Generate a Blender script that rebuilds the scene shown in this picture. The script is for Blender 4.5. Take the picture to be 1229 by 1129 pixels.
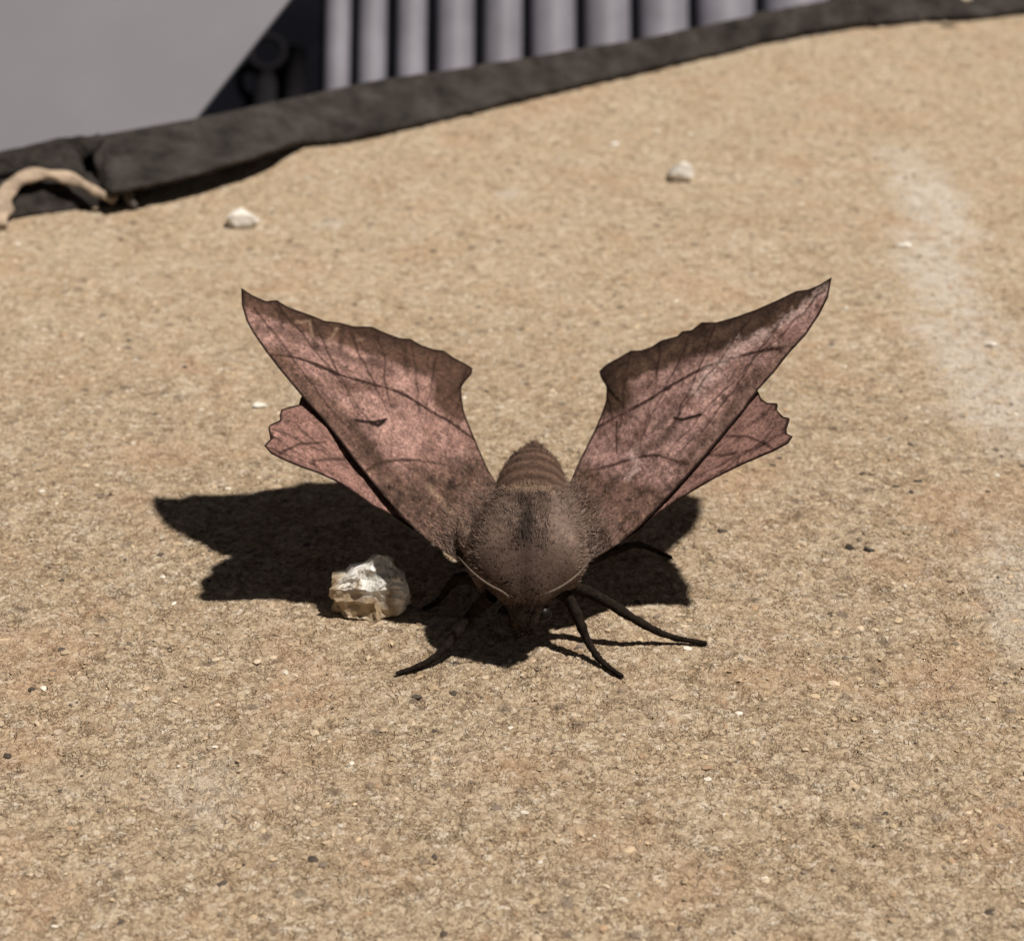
import bpy, bmesh, math, random
import numpy as np
from mathutils import Vector, noise as mnoise

random.seed(7)
rng = np.random.default_rng(11)
S = 0.001                                   # all building code below is in millimetres
sc = bpy.context.scene
for o in list(bpy.data.objects):
    bpy.data.objects.remove(o)

# ------------------------------------------------------------------ camera
FPX, DIST, TH = 2530.0, 230.0, math.radians(27.0)
cam_d = bpy.data.cameras.new('camera')
cam = bpy.data.objects.new('camera', cam_d)
sc.collection.objects.link(cam)
cam.location = (0, -DIST*math.cos(TH)*S, DIST*math.sin(TH)*S)
cam.rotation_euler = (math.radians(90)-TH, 0, 0)
cam_d.sensor_width = 36.0
cam_d.lens = 36.0*FPX/1229.0
cam_d.clip_start = 0.005
cam_d.clip_end = 50.0
cam_d.dof.use_dof = True
cam_d.dof.focus_distance = 0.189
cam_d.dof.aperture_fstop = 55.0
sc.camera = cam

# ------------------------------------------------------------------ sky and the one lamp
SUN = Vector((0.45, -0.07, 1.0)).normalized()
SUN_EL = math.asin(SUN.z)
w = bpy.data.worlds.new('World')
sc.world = w
w.use_nodes = True
nt = w.node_tree
nt.nodes.clear()
sky = nt.nodes.new('ShaderNodeTexSky')
sky.sky_type = 'NISHITA'
sky.sun_disc = False
sky.sun_elevation = SUN_EL
sky.sun_rotation = math.atan2(SUN.x, SUN.y)
hs = nt.nodes.new('ShaderNodeHueSaturation')
hs.inputs['Saturation'].default_value = 0.25
bg = nt.nodes.new('ShaderNodeBackground')
bg.inputs['Strength'].default_value = 0.013
wo = nt.nodes.new('ShaderNodeOutputWorld')
nt.links.new(sky.outputs[0], hs.inputs['Color'])
nt.links.new(hs.outputs[0], bg.inputs['Color'])
nt.links.new(bg.outputs[0], wo.inputs['Surface'])

sd = bpy.data.lights.new('sun', 'SUN')
sd.energy = 5.0
sd.angle = math.radians(2.2)
sd.color = (1.0, 0.93, 0.83)
sun = bpy.data.objects.new('sun', sd)
sc.collection.objects.link(sun)
sun.rotation_euler = SUN.to_track_quat('Z', 'Y').to_euler()

vs = sc.view_settings
vs.view_transform = 'Standard'
vs.look = 'None'
vs.exposure = 0.0
vs.gamma = 1.0
vs.use_curve_mapping = False

# ------------------------------------------------------------------ helpers
C0 = np.array([0, -DIST*math.cos(TH), DIST*math.sin(TH)])
FW = np.array([0, math.cos(TH), -math.sin(TH)])
UP = np.array([0, math.sin(TH), math.cos(TH)])
RT = np.array([1.0, 0, 0])

def rays(px, py):
    px = np.asarray(px, float); py = np.asarray(py, float)
    return FW + RT*((px-614.5)/FPX)[..., None] - UP*((py-564.5)/FPX)[..., None]
def at(px, py, z=0.0):                      # survey a photo point that lies at height z
    r = rays(px, py)
    return C0 + r*((z-C0[2])/r[..., 2])[..., None]
def at_plane(px, py, p, n):
    r = rays(px, py)
    return C0 + r*(((p-C0) @ n)/(r @ n))[..., None]

def lin(r, g, b):
    def f(c):
        c /= 255.0
        return c/12.92 if c <= 0.04045 else ((c+0.055)/1.055)**2.4
    return np.array([f(r), f(g), f(b)])

def link(o, parent=None):
    sc.collection.objects.link(o)
    if parent is not None:
        o.parent = parent
    return o
def mesh_obj(name, verts, faces, mat, parent=None, smooth=True, col=None):
    me = bpy.data.meshes.new(name)
    v = np.asarray(verts, float)*S
    me.from_pydata(v.tolist(), [], [list(map(int, f)) for f in faces])
    me.materials.append(mat)
    if smooth:
        me.polygons.foreach_set('use_smooth', [True]*len(me.polygons))
    if col is not None:
        a = me.attributes.new('col', 'FLOAT_COLOR', 'POINT')
        c = np.ones((len(v), 4)); c[:, :3] = col
        a.data.foreach_set('color', c.ravel())
    me.update()
    return link(bpy.data.objects.new(name, me), parent)
def fast_mesh(name, verts, faces, mat, col=None, smooth=True):   # faces: (n,k) array
    me = bpy.data.meshes.new(name)
    v = np.asarray(verts, float)*S
    f = np.asarray(faces, np.int32)
    k = f.shape[1]
    me.vertices.add(len(v)); me.vertices.foreach_set('co', v.ravel())
    me.loops.add(f.size); me.loops.foreach_set('vertex_index', f.ravel())
    me.polygons.add(len(f)); me.polygons.foreach_set('loop_start', np.arange(len(f), dtype=np.int32)*k)
    me.polygons.foreach_set('use_smooth', np.full(len(f), smooth))
    me.update(calc_edges=True)
    me.materials.append(mat)
    if col is not None:
        a = me.attributes.new('col', 'FLOAT_COLOR', 'POINT')
        c = np.ones((len(v), 4)); c[:, :3] = col
        a.data.foreach_set('color', c.ravel())
    return bpy.data.objects.new(name, me)
def tag(o, label=None, cat=None, group=None, kind=None):
    if label: o['label'] = label
    if cat: o['category'] = cat
    if group: o['group'] = group
    if kind: o['kind'] = kind
    return o
def empty(name, loc, label, cat, group=None):
    o = bpy.data.objects.new(name, None)
    o.empty_display_size = 0.002
    link(o)
    tag(o, label, cat, group)
    return o
def nz(v, s=1.0):
    return mnoise.noise(Vector(v)*s)
def grid_faces(nu, nv, closed_v=False):
    f = []
    for i in range(nu-1):
        for j in range(nv if closed_v else nv-1):
            k = (j+1) % nv
            f.append((i*nv+j, (i+1)*nv+j, (i+1)*nv+k, i*nv+k))
    return f
def polyline(pts, n):
    p = np.asarray(pts, float)
    d = np.r_[0, np.cumsum(np.linalg.norm(np.diff(p, axis=0), axis=1))]
    t = np.linspace(0, d[-1], n)
    return np.stack([np.interp(t, d, p[:, k]) for k in range(p.shape[1])], 1)
def smooth_line(pts, n, it=3):              # Chaikin, ends kept
    p = np.asarray(pts, float)
    for _ in range(it):
        q = np.empty((2*len(p)-2, p.shape[1]))
        q[0::2] = .75*p[:-1]+.25*p[1:]; q[1::2] = .25*p[:-1]+.75*p[1:]
        p = np.vstack([p[:1], q, p[-1:]])
    return polyline(p, n)
def dist_poly(P, poly):                     # distance of points P to an open polyline
    poly = np.asarray(poly, float)
    best = np.full(len(P), 1e9)
    for a, b in zip(poly[:-1], poly[1:]):
        ab = b-a
        t = np.clip(((P-a) @ ab)/max(ab @ ab, 1e-9), 0, 1)
        best = np.minimum(best, np.linalg.norm(P-(a+t[:, None]*ab), axis=1))
    return best
def ss(x, a, b):
    t = np.clip((x-a)/(b-a), 0, 1)
    return t*t*(3-2*t)
def tube(path, radii, nv=10, cap=True, jitter=0.0):
    path = np.asarray(path, float)
    V = []
    up = np.array([0, 0, 1.0])
    n = len(path)
    for i in range(n):
        t = path[min(i+1, n-1)]-path[max(i-1, 0)]
        t /= np.linalg.norm(t)+1e-9
        a = np.cross(t, up)
        if np.linalg.norm(a) < 1e-3: a = np.cross(t, [1, 0, 0])
        a /= np.linalg.norm(a)
        b = np.cross(a, t)
        for j in range(nv):
            an = 2*math.pi*j/nv
            r = radii[i]*(1+jitter*(rng.random()-.5))
            V.append(path[i]+r*(math.cos(an)*a+math.sin(an)*b))
    F = grid_faces(n, nv, True)
    if cap:
        F.append(tuple(range(nv))[::-1]); F.append(tuple(range((n-1)*nv, n*nv)))
    return V, F
def val_noise(P, scale, seed=0):            # fast value noise on (n,2) points
    q = P*scale
    i = np.floor(q).astype(np.int64); f = q-i
    f = f*f*(3-2*f)
    def h(a, b):
        n = (a*374761393+b*668265263+seed*1442695041) & 0x7fffffff
        n = ((n ^ (n >> 13))*1274126177) & 0x7fffffff
        return ((n ^ (n >> 16)) & 0xffff)/65535.0
    x, y = i[:, 0], i[:, 1]
    return ((h(x, y)*(1-f[:, 0])+h(x+1, y)*f[:, 0])*(1-f[:, 1]) +
            (h(x, y+1)*(1-f[:, 0])+h(x+1, y+1)*f[:, 0])*f[:, 1])
def fbm(P, scale, seed=0, octv=4):
    s = 0; a = 1; t = 0
    for k in range(octv):
        s = s+a*val_noise(P, scale*2**k, seed+k); t += a; a *= .55
    return s/t

# ------------------------------------------------------------------ materials
def new_mat(name):
    m = bpy.data.materials.new(name)
    m.use_nodes = True
    n = m.node_tree
    b = n.nodes['Principled BSDF']
    return m, n, b
class N:                                    # tiny node helper
    def __init__(s, nt): s.nt = nt
    def new(s, t, **k):
        n = s.nt.nodes.new(t)
        for a, v in k.items(): setattr(n, a, v)
        return n
    def put(s, sock, v):
        if isinstance(v, bpy.types.NodeSocket): s.nt.links.new(v, sock)
        elif isinstance(v, (tuple, list, np.ndarray)) and sock.type == 'RGBA':
            sock.default_value = (float(v[0]), float(v[1]), float(v[2]), 1)
        else: sock.default_value = v
    def math(s, op, a, b=0.0, c=None):
        n = s.new('ShaderNodeMath', operation=op)
        s.put(n.inputs[0], a); s.put(n.inputs[1], b)
        if c is not None: s.put(n.inputs[2], c)
        return n.outputs[0]
    def mix(s, fac, a, b, mode='MIX'):
        n = s.new('ShaderNodeMix', data_type='RGBA', blend_type=mode)
        s.put(n.inputs[0], fac); s.put(n.inputs[6], a); s.put(n.inputs[7], b)
        return n.outputs[2]
    def noise(s, vec, scale, detail=3, rough=.55, dist=0.0):
        n = s.new('ShaderNodeTexNoise')
        s.put(n.inputs['Vector'], vec)
        n.inputs['Scale'].default_value = scale; n.inputs['Detail'].default_value = detail
        n.inputs['Roughness'].default_value = rough; n.inputs['Distortion'].default_value = dist
        return n.outputs[0], n.outputs[1]
    def vor(s, vec, scale, feature='F1', rand=1.0):
        n = s.new('ShaderNodeTexVoronoi', feature=feature)
        s.put(n.inputs['Vector'], vec)
        n.inputs['Scale'].default_value = scale; n.inputs['Randomness'].default_value = rand
        return n
    def ramp(s, fac, stops, interp='LINEAR'):
        n = s.new('ShaderNodeValToRGB')
        cr = n.color_ramp; cr.interpolation = interp
        while len(cr.elements) < len(stops): cr.elements.new(.5)
        for e, (p, c) in zip(cr.elements, stops):
            e.position = p
            e.color = (c, c, c, 1) if np.isscalar(c) else (float(c[0]), float(c[1]), float(c[2]), 1)
        s.put(n.inputs[0], fac)
        return n.outputs[0]
    def mm(s):                              # object coordinates in millimetres
        t = s.new('ShaderNodeTexCoord')
        v = s.new('ShaderNodeVectorMath', operation='SCALE')
        s.nt.links.new(t.outputs['Object'], v.inputs[0]); v.inputs['Scale'].default_value = 1000.0
        return v.outputs[0]
    def bump(s, h, strength, dist):
        n = s.new('ShaderNodeBump')
        n.inputs['Strength'].default_value = strength; n.inputs['Distance'].default_value = dist*S
        s.put(n.inputs['Height'], h)
        return n.outputs[0]

def concrete():
    m, nt_, b = new_mat('sandy_concrete')
    g = N(nt_)
    P = g.mm()
    _, wc = g.noise(P, 1.3, 3)
    wv = g.new('ShaderNodeVectorMath', operation='MULTIPLY_ADD')
    g.put(wv.inputs[0], wc); wv.inputs[1].default_value = (1.25, 1.25, 1.25); g.put(wv.inputs[2], P)
    W = wv.outputs[0]
    big, _ = g.noise(P, .022, 4, .6)
    mid, _ = g.noise(P, .11, 4, .6)
    fine, _ = g.noise(P, 1.9, 5, .7)
    xyz = g.new('ShaderNodeSeparateXYZ'); g.put(xyz.inputs[0], P)
    worn = g.new('ShaderNodeMapRange'); g.put(worn.inputs[0], g.math('ADD', xyz.outputs[1], g.math('MULTIPLY', mid, 50.0))); worn.inputs[1].default_value = 10; worn.inputs[2].default_value = 80; worn.inputs[3].default_value = 1.0; worn.inputs[4].default_value = .45
    worn = worn.outputs[0]
    vg = g.vor(W, 1.5)                     # sand grains, about a millimetre
    vb = g.vor(W, .62)                      # coarser grains
    sep = g.new('ShaderNodeSeparateColor'); g.put(sep.inputs[0], vg.outputs['Color'])
    sepb = g.new('ShaderNodeSeparateColor'); g.put(sepb.inputs[0], vb.outputs['Color'])
    base = g.ramp(big, [(.30, (.43, .33, .225)), (.5, (.50, .385, .262)), (.72, (.55, .435, .31))])
    base = g.mix(g.ramp(mid, [(.40, 0.0), (.62, .75)]), base, (.58, .49, .375))
    grain = g.ramp(sep.outputs[0], [(0, (.22, .15, .095)), (.12, (.36, .26, .165)), (.32, (.50, .38, .255)),
                                    (.68, (.58, .455, .32)), (.86, (.68, .57, .44)), (1.0, (.78, .70, .60))])
    colr = g.mix(.5, base, grain)
    ve = g.vor(W, 1.5, 'DISTANCE_TO_EDGE')
    jn = g.math('MULTIPLY', g.ramp(ve.outputs['Distance'], [(.02, 1.0), (.13, 0.0)]), g.ramp(g.noise(P, .8, 3, .7)[0], [(.42, 0.0), (.58, 1.0)]))
    colr = g.mix(g.math('MULTIPLY', g.math('MULTIPLY', jn, .75), worn), colr, (.17, .11, .065))
    # darker and rusty grains
    odd = g.ramp(sepb.outputs[0], [(0, (.13, .10, .085)), (.045, (.13, .10, .085)), (.05, (.40, .25, .15)), (.075, (.42, .26, .15)), (.08, 1.0)], 'CONSTANT')
    oddm = g.ramp(sepb.outputs[0], [(0, .62), (.045, .62), (.05, .5), (.075, .5), (.08, 0.0)], 'CONSTANT')
    core = g.ramp(vb.outputs['Distance'], [(.25, 1.0), (.5, 0.0)])
    colr = g.mix(g.math('MULTIPLY', oddm, core), colr, odd)
    # dirt in the joints between grains and pits
    pit, _ = g.noise(W, .75, 3, .65)
    pitm = g.ramp(pit, [(.30, 1.0), (.42, 0.0)])
    colr = g.mix(g.math('MULTIPLY', g.math('MULTIPLY', pitm, .45), worn), colr, (.15, .09, .045))
    dirt = g.ramp(fine, [(.34, .75), (.5, 0.0)])
    colr = g.mix(g.math('MULTIPLY', dirt, worn), colr, (.19, .125, .075))
    # fine dark squiggles: hairline pits worn into the paste
    sq, _ = g.noise(P, .95, 2, .5, 1.2)
    sqr = g.ramp(g.math('ABSOLUTE', g.math('SUBTRACT', sq, .5)), [(.0, 1.0), (.05, 0.0)])
    sqg, _ = g.noise(P, .32, 5, .82)
    sqm = g.math('MULTIPLY', g.math('MULTIPLY', sqr, g.ramp(sqg, [(.42, .12), (.58, 1.0)])), worn)
    colr = g.mix(g.math('MULTIPLY', sqm, .85), colr, (.17, .11, .065))
    # rusty tinge
    rn, _ = g.noise(P, .06, 3, .6, .4)
    colr = g.mix(g.ramp(rn, [(.53, 0.0), (.72, .42)]), colr, (.47, .29, .18))
    # pale lime stains running down the right side
    def blob(cx, cy, rx, ry, amt):
        a = g.math('DIVIDE', g.math('SUBTRACT', xyz.outputs[0], float(cx)), float(rx))
        c = g.math('DIVIDE', g.math('SUBTRACT', xyz.outputs[1], float(cy)), float(ry))
        d = g.math('SQRT', g.math('ADD', g.math('MULTIPLY', a, a), g.math('MULTIPLY', c, c)))
        sn, _ = g.noise(P, .17, 6, .72)
        d2 = g.math('ADD', d, g.math('MULTIPLY', g.math('SUBTRACT', sn, .5), 1.9))
        return g.math('MULTIPLY', g.ramp(d2, [(.42, 1.0), (1.0, 0.0)]), amt)
    st = None
    for px, py, rx, ry, am in [(1116, 240, 7, 28, .95), (1126, 330, 6, 26, .9), (1160, 420, 7, 20, .85),
                               (1200, 480, 9, 18, .85), (1228, 720, 5, 18, .5), (1180, 410, 7, 15, .5), (612, 232, 3, 3.5, .6), (400, 270, 2, 3, .5),
                               (240, 950, 5, 6, .35), (520, 640, 3, 5, .2)]:
        p = at(px, py)
        q = blob(p[0], p[1], rx, ry, am)
        st = q if st is None else g.math('MAXIMUM', st, q)
    stg, _ = g.noise(P, .42, 6, .85)
    colr = g.mix(g.math('MULTIPLY', st, g.ramp(stg, [(.40, .15), (.56, 1.1)])), colr, (.61, .545, .48))
    g.put(b.inputs['Base Color'], colr)
    b.inputs['Roughness'].default_value = .85
    b.inputs['Specular IOR Level'].default_value = .3
    # relief: domed grains, pits, gentle waves
    dg = g.ramp(vg.outputs['Distance'], [(0, 1.0), (.35, .8), (.75, 0.0)])
    db = g.ramp(vb.outputs['Distance'], [(0, 1.0), (.4, .75), (.8, 0.0)])
    h = g.math('MULTIPLY', dg, .09)
    h = g.math('ADD', h, g.math('MULTIPLY', g.math('MULTIPLY', db, sepb.outputs[1]), .12))
    h = g.math('ADD', h, g.math('MULTIPLY', fine, .34))
    h = g.math('SUBTRACT', h, g.math('MULTIPLY', sqm, .16))
    h = g.math('SUBTRACT', h, g.math('MULTIPLY', pitm, .25))
    h = g.math('ADD', h, g.math('MULTIPLY', mid, .4))
    h = g.math('MULTIPLY', g.math('SUBTRACT', h, .42), S)
    dn = g.new('ShaderNodeDisplacement')
    g.put(dn.inputs['Height'], h); dn.inputs['Midlevel'].default_value = 0.0; dn.inputs['Scale'].default_value = 1.0
    nt_.links.new(dn.outputs[0], nt_.nodes['Material Output'].inputs['Displacement'])
    m.displacement_method = 'BOTH'
    return m

def simple(name, col, rough=.7, spec=.4, var=.25, scale=.4, bump=.0, bscale=2.0, attr=False):
    m, nt_, b = new_mat(name)
    g = N(nt_)
    P = g.mm()
    n1, _ = g.noise(P, scale, 4, .6)
    if attr:
        a = g.new('ShaderNodeAttribute'); a.attribute_name = 'col'
        c = a.outputs['Color']
    else:
        c = col
    dark = g.mix(1.0, c, (1-var,)*3, 'MULTIPLY')
    lite = g.mix(1.0, c, (1+var,)*3, 'MULTIPLY')
    g.put(b.inputs['Base Color'], g.mix(g.ramp(n1, [(.3, 0.0), (.7, 1.0)]), dark, lite))
    b.inputs['Roughness'].default_value = rough
    b.inputs['Specular IOR Level'].default_value = spec
    if bump:
        n2, _ = g.noise(P, bscale, 4, .6)
        g.put(b.inputs['Normal'], g.bump(n2, 1.0, bump))
    return m

M_con = concrete()
M_wing, _nt, _b = new_mat('wing_scales')
_g = N(_nt)
_a = _g.new('ShaderNodeAttribute'); _a.attribute_name = 'col'
_P = _g.mm()
_n, _ = _g.noise(_P, 3.4, 4, .8)
_n2, _ = _g.noise(_P, 1.4, 3, .6)
_c = _g.mix(_g.ramp(_n, [(.33, 0.0), (.67, 1.0)]), _g.mix(1.0, _a.outputs['Color'], (.48, .465, .46), 'MULTIPLY'), _g.mix(1.0, _a.outputs['Color'], (1.46, 1.46, 1.46), 'MULTIPLY'))
_g.put(_b.inputs['Base Color'], _c)
_b.inputs['Roughness'].default_value = .55
_b.inputs['Specular IOR Level'].default_value = .10
_b.inputs['Sheen Weight'].default_value = 0.0
_b.inputs['Sheen Roughness'].default_value = .4
_g.put(_b.inputs['Normal'], _g.bump(_g.math('ADD', _n, _n2), .9, .12))
M_body = simple('moth_skin', None, .8, .2, .3, 2.5, .1, 5.0, attr=True)
M_fur = simple('moth_fur', None, .75, .25, .2, 1.5, attr=True)
M_leg = simple('leg_chitin', (.017, .012, .0095), .9, .08, .5, 2.2, .06, 6.0)
M_ant = simple('antenna_pale', (.125, .095, .075), .7, .3, .3, 3)
M_eye = simple('eye_dark', (.010, .008, .007), .4, .15, .1)
M_grain = simple('grit', None, .8, .35, .15, 1.5, attr=True)

# ------------------------------------------------------------------ ground slab (one sheet, edge dropping to a lower floor)
def yedge(x):
    return np.interp(x, [-1600, -72, -33, 27, 97, 160, 1600], [-760, 83, 112, 160, 198, 232, 1000])
nu, nv = 620, 760
uf = np.linspace(-1, 1, nu)
u = np.r_[-18, -6, -2.2, -1.4, uf, 1.4, 2.2, 6, 18]
vf = np.linspace(0, 1, nv)
gv = (np.exp(1.05*vf)-1)/(np.exp(1.05)-1)
V = []
for y0, wd in [(-1500, 220), (-350, 75), (-140, 55)]:
    V.append(np.stack([u*wd, np.full_like(u, y0), np.zeros_like(u)], 1))
for g_, v_ in zip(gv, vf):
    x = u*(42+64*v_)+6*v_
    ye = yedge(x)
    y0 = np.minimum(-92, ye-30)
    V.append(np.stack([x, y0+g_*(ye-y0), np.zeros_like(u)], 1))
last = V[-1]
for dz in (-4, -120):
    q = last.copy(); q[:, 1] += .8; q[:, 2] = dz; V.append(q)
nr = len(V); nc = len(u)
V = np.concatenate(V)
idx = np.arange(nr*nc).reshape(nr, nc)
Fq = np.stack([idx[:-1, :-1], idx[:-1, 1:], idx[1:, 1:], idx[1:, :-1]], -1).reshape(-1, 4)
slab = link(fast_mesh('concrete_ground', V, Fq, M_con))
tag(slab, kind='structure')

M_floor = simple('dark_earth', (.02, .018, .017), .9, .2, .4, .05, 1.0, .2)
fl = mesh_obj('lower_ground', [(-3000, -3000, -121), (3000, -3000, -121), (3000, 3000, -121), (-3000, 3000, -121)], [(0, 1, 2, 3)], M_floor)
tag(fl, kind='structure')

# loose sand grains pressed in the surface (uncountable)
ico = bmesh.new(); bmesh.ops.create_icosphere(ico, subdivisions=1, radius=1)
iv = np.array([v.co[:] for v in ico.verts]); iff = np.array([[v.index for v in f.verts] for f in ico.faces]); ico.free()
def grains(name, n, smin, smax, palette, prob, ymin=-85, ymax=175, flat=.36):
    X = []
    while len(X) < n:
        x = rng.uniform(-100, 120); y = rng.uniform(ymin, ymax)
        wd = 46+.33*(y+85)
        if abs(x) < wd and y < float(yedge(x))-6:
            if rng.random() < 1.15-.5*(y+85)/260: X.append((x, y))
    X = np.array(X)
    s = smin+(smax-smin)*rng.random(n)**2.5
    sx = s*rng.uniform(.7, 1.5, n); sy = s*rng.uniform(.6, 1.2, n); sz = s*flat*rng.uniform(.6, 1.3, n)
    an = rng.uniform(0, math.pi, n)
    B = np.repeat(iv[None], n, 0)*(1+.35*(rng.random((n, len(iv), 1))-.5))
    B = B*np.stack([sx, sy, sz], 1)[:, None, :]
    c, s_ = np.cos(an)[:, None], np.sin(an)[:, None]
    Q = np.stack([B[..., 0]*c-B[..., 1]*s_, B[..., 0]*s_+B[..., 1]*c, B[..., 2]], -1)
    Q[..., 0] += X[:, 0, None]; Q[..., 1] += X[:, 1, None]; Q[..., 2] += (rng.random(n)*.10-.06)[:, None]
    Fg = (iff[None]+(np.arange(n)*len(iv))[:, None, None]).reshape(-1, 3)
    pi = rng.choice(len(palette), n, p=np.array(prob)/sum(prob))
    cl = np.array(palette)[pi]*rng.uniform(.8, 1.2, (n, 1))
    o = link(fast_mesh(name, Q.reshape(-1, 3), Fg, M_grain, np.repeat(cl, len(iv), 0), smooth=False))
    return o
sg = grains('sand_grain', 8000, .12, .46,
            [(.48, .37, .25), (.36, .27, .175), (.55, .44, .32), (.20, .155, .12), (.40, .27, .17), (.68, .62, .54), (.08, .062, .05)],
            [40, 22, 18, 12, 4, 4, 8])
tag(sg, 'loose sand grains scattered over the beige concrete', 'sand', kind='stuff')

# ------------------------------------------------------------------ stones and chips
def stone(name, pts, mat, label, cat, cuts=2, amp=.12, parent=None, group=None, freq=.9, colfn=None):
    bm = bmesh.new()
    for p in pts: bm.verts.new(p)
    r = bmesh.ops.convex_hull(bm, input=bm.verts)
    bmesh.ops.delete(bm, geom=[e for e in r['geom_interior'] if isinstance(e, bmesh.types.BMVert)], context='VERTS')
    bmesh.ops.triangulate(bm, faces=bm.faces[:])
    for _ in range(cuts):
        bmesh.ops.subdivide_edges(bm, edges=bm.edges[:], cuts=1, use_grid_fill=True)
        bmesh.ops.triangulate(bm, faces=bm.faces[:])
    bm.normal_update()
    sd_ = rng.random(3)*40
    for v in bm.verts:
        q = Vector(v.co)*freq+Vector(sd_)
        cell = mnoise.cell(q*1.0)-.5
        d = amp*(mnoise.noise(q*1.3)*1.4+.5*cell)
        v.co += v.normal*d+Vector((rng.random()-.5, rng.random()-.5, rng.random()-.5))*amp*.5
    zmin = min(v.co.z for v in bm.verts)
    me = bpy.data.meshes.new(name)
    co = np.array([v.co[:] for v in bm.verts])
    for v in bm.verts: v.co *= S
    bm.to_mesh(me); bm.free()
    me.materials.append(mat)
    if colfn is not None:
        a = me.attributes.new('col', 'FLOAT_COLOR', 'POINT')
        c = np.ones((len(co), 4)); c[:, :3] = colfn(co)
        a.data.foreach_set('color', c.ravel())
    o = link(bpy.data.objects.new(name, me), parent)
    return tag(o, label, cat, group)

def quartz():
    m, nt_, b = new_mat('quartz')
    g = N(nt_)
    P = g.mm()
    a = g.new('ShaderNodeAttribute'); a.attribute_name = 'col'
    n1, _ = g.noise(P, 1.3, 4, .65)
    v = g.vor(P, 1.1)
    hole = g.ramp(g.noise(P, 1.9, 3, .6)[0], [(.33, 1.0), (.43, 0.0)])
    c = g.mix(g.ramp(n1, [(.35, .28), (.65, 0.0)]), a.outputs['Color'], (.36, .33, .30))
    c = g.mix(g.math('MULTIPLY', hole, .7), c, (.16, .10, .05))
    g.put(b.inputs['Base Color'], c)
    b.inputs['Roughness'].default_value = .4
    b.inputs['Subsurface Weight'].default_value = .1
    b.inputs['Subsurface Radius'].default_value = (.0012, .001, .0008)
    b.inputs['Subsurface Scale'].default_value = 1.0
    g.put(b.inputs['Normal'], g.bump(n1, .6, .2))
    return m
M_quartz = quartz()
M_white = simple('white_stone', (.80, .76, .70), .6, .4, .08, .8, .15, 1.2)

rb = at(446, 741)                            # foot of the quartz lump
def rp(dx, dy, dz): return (rb[0]+dx, rb[1]+dy, dz)
rock_pts = [rp(-4.0, 1.2, .1), rp(-3.9, .2, 3.0), rp(-3.6, 2.0, 3.7), rp(-2.2, -.6, .1), rp(-2.0, .1, 3.4), rp(.6, -.9, .0), rp(.3, -.3, 3.0),
            rp(2.6, -.4, .1), rp(3.9, 1.0, 1.0), rp(3.7, .6, 2.8), rp(2.2, .6, 4.2), rp(.9, 1.8, 6.3), rp(1.7, 2.0, 5.8), rp(-1.2, 2.4, 4.4),
            rp(3.0, 3.6, .1), rp(3.0, 3.0, 3.4), rp(-2.6, 4.0, .1), rp(0, 4.6, 0), rp(0.2, 3.8, 4.0)]
def rock_col(co):
    q = co-np.array([rb[0], rb[1], 0])
    n = np.array([mnoise.noise(Vector(c)*.9) for c in co])
    t = ss(q[:, 2]*.9+q[:, 0]*.35+n*2.0, 1.6, 3.2)[:, None]
    return np.array([.42, .31, .19])*(1-t)+np.array([.80, .79, .76])*t
stone('quartz_rock', rock_pts, M_quartz, 'jagged white quartz lump with tan stains beside the moth, under its wing', 'rock', cuts=3, amp=.36, freq=.6, colfn=rock_col)

def pebble(px, py, sx, sy, sz, name, label, cat, z0=0.0, yaw=0.0, n=16, amp=.07, mat=None):
    p = at(px, py, z0)
    pts = []
    for k in range(n):
        d = rng.normal(size=3); d /= np.linalg.norm(d)
        x, y, z = d[0]*sx, d[1]*sy, d[2]*sz
        c, s_ = math.cos(yaw), math.sin(yaw)
        pts.append((p[0]+x*c-y*s_, p[1]+x*s_+y*c, z0+sz*.55+z))
    grp = {'pebble': 'white pebbles on the concrete', 'stone_chip': 'white stone chips', 'pit_stone': 'dark stones standing in for pits right of the moth'}[name]
    return stone(name, pts, mat or M_white, label, cat, cuts=2, amp=amp, group=grp)
pebble(290, 271, 2.8, 1.9, 1.7, 'pebble', 'oval white pebble on the concrete close to the black rubber strip', 'pebble', yaw=-.15, n=22)
pebble(816, 216, 2.4, 1.9, 2.0, 'pebble', 'small white pebble standing alone on the concrete behind the right wing', 'pebble', yaw=-.6, n=18)
pebble(312, 489, 1.0, .6, .38, 'stone_chip', 'flat white chip lying just left of the left hindwing', 'chip', n=14)
pebble(1191, 415, .95, .5, .35, 'stone_chip', 'thin white chip in the pale stain at right', 'chip', n=14)
pebble(1086, 296, 1.3, .7, .4, 'stone_chip', 'white flake at the left border of the upper pale stain', 'chip', n=14)
pebble(738, 175, .7, .6, .45, 'stone_chip', 'tiny shiny white crumb left of the lone white pebble', 'chip', n=12)
pebble(1156, 0, 2.2, 1.3, .9, 'stone_chip', 'white chip resting on top of the black strip', 'chip', z0=5.0, n=14)
M_dark = simple('dark_stone', (.045, .035, .028), .8, .3, .3, 1)  # dark stones added in place of two small pits
pebble(1020, 658, .6, .5, .3, 'pit_stone', 'near-black stone standing in for a small pit in the concrete to the right of the moth, left one of a pair', 'pit stand-in', n=12, mat=M_dark)
pebble(1043, 661, .7, .5, .3, 'pit_stone', 'dark grey stone standing in for a pit beside the near-black one, right one of a pair', 'pit stand-in', n=12, mat=simple('grey_stone', (.10, .085, .07), .8, .3, .3, 1))

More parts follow.
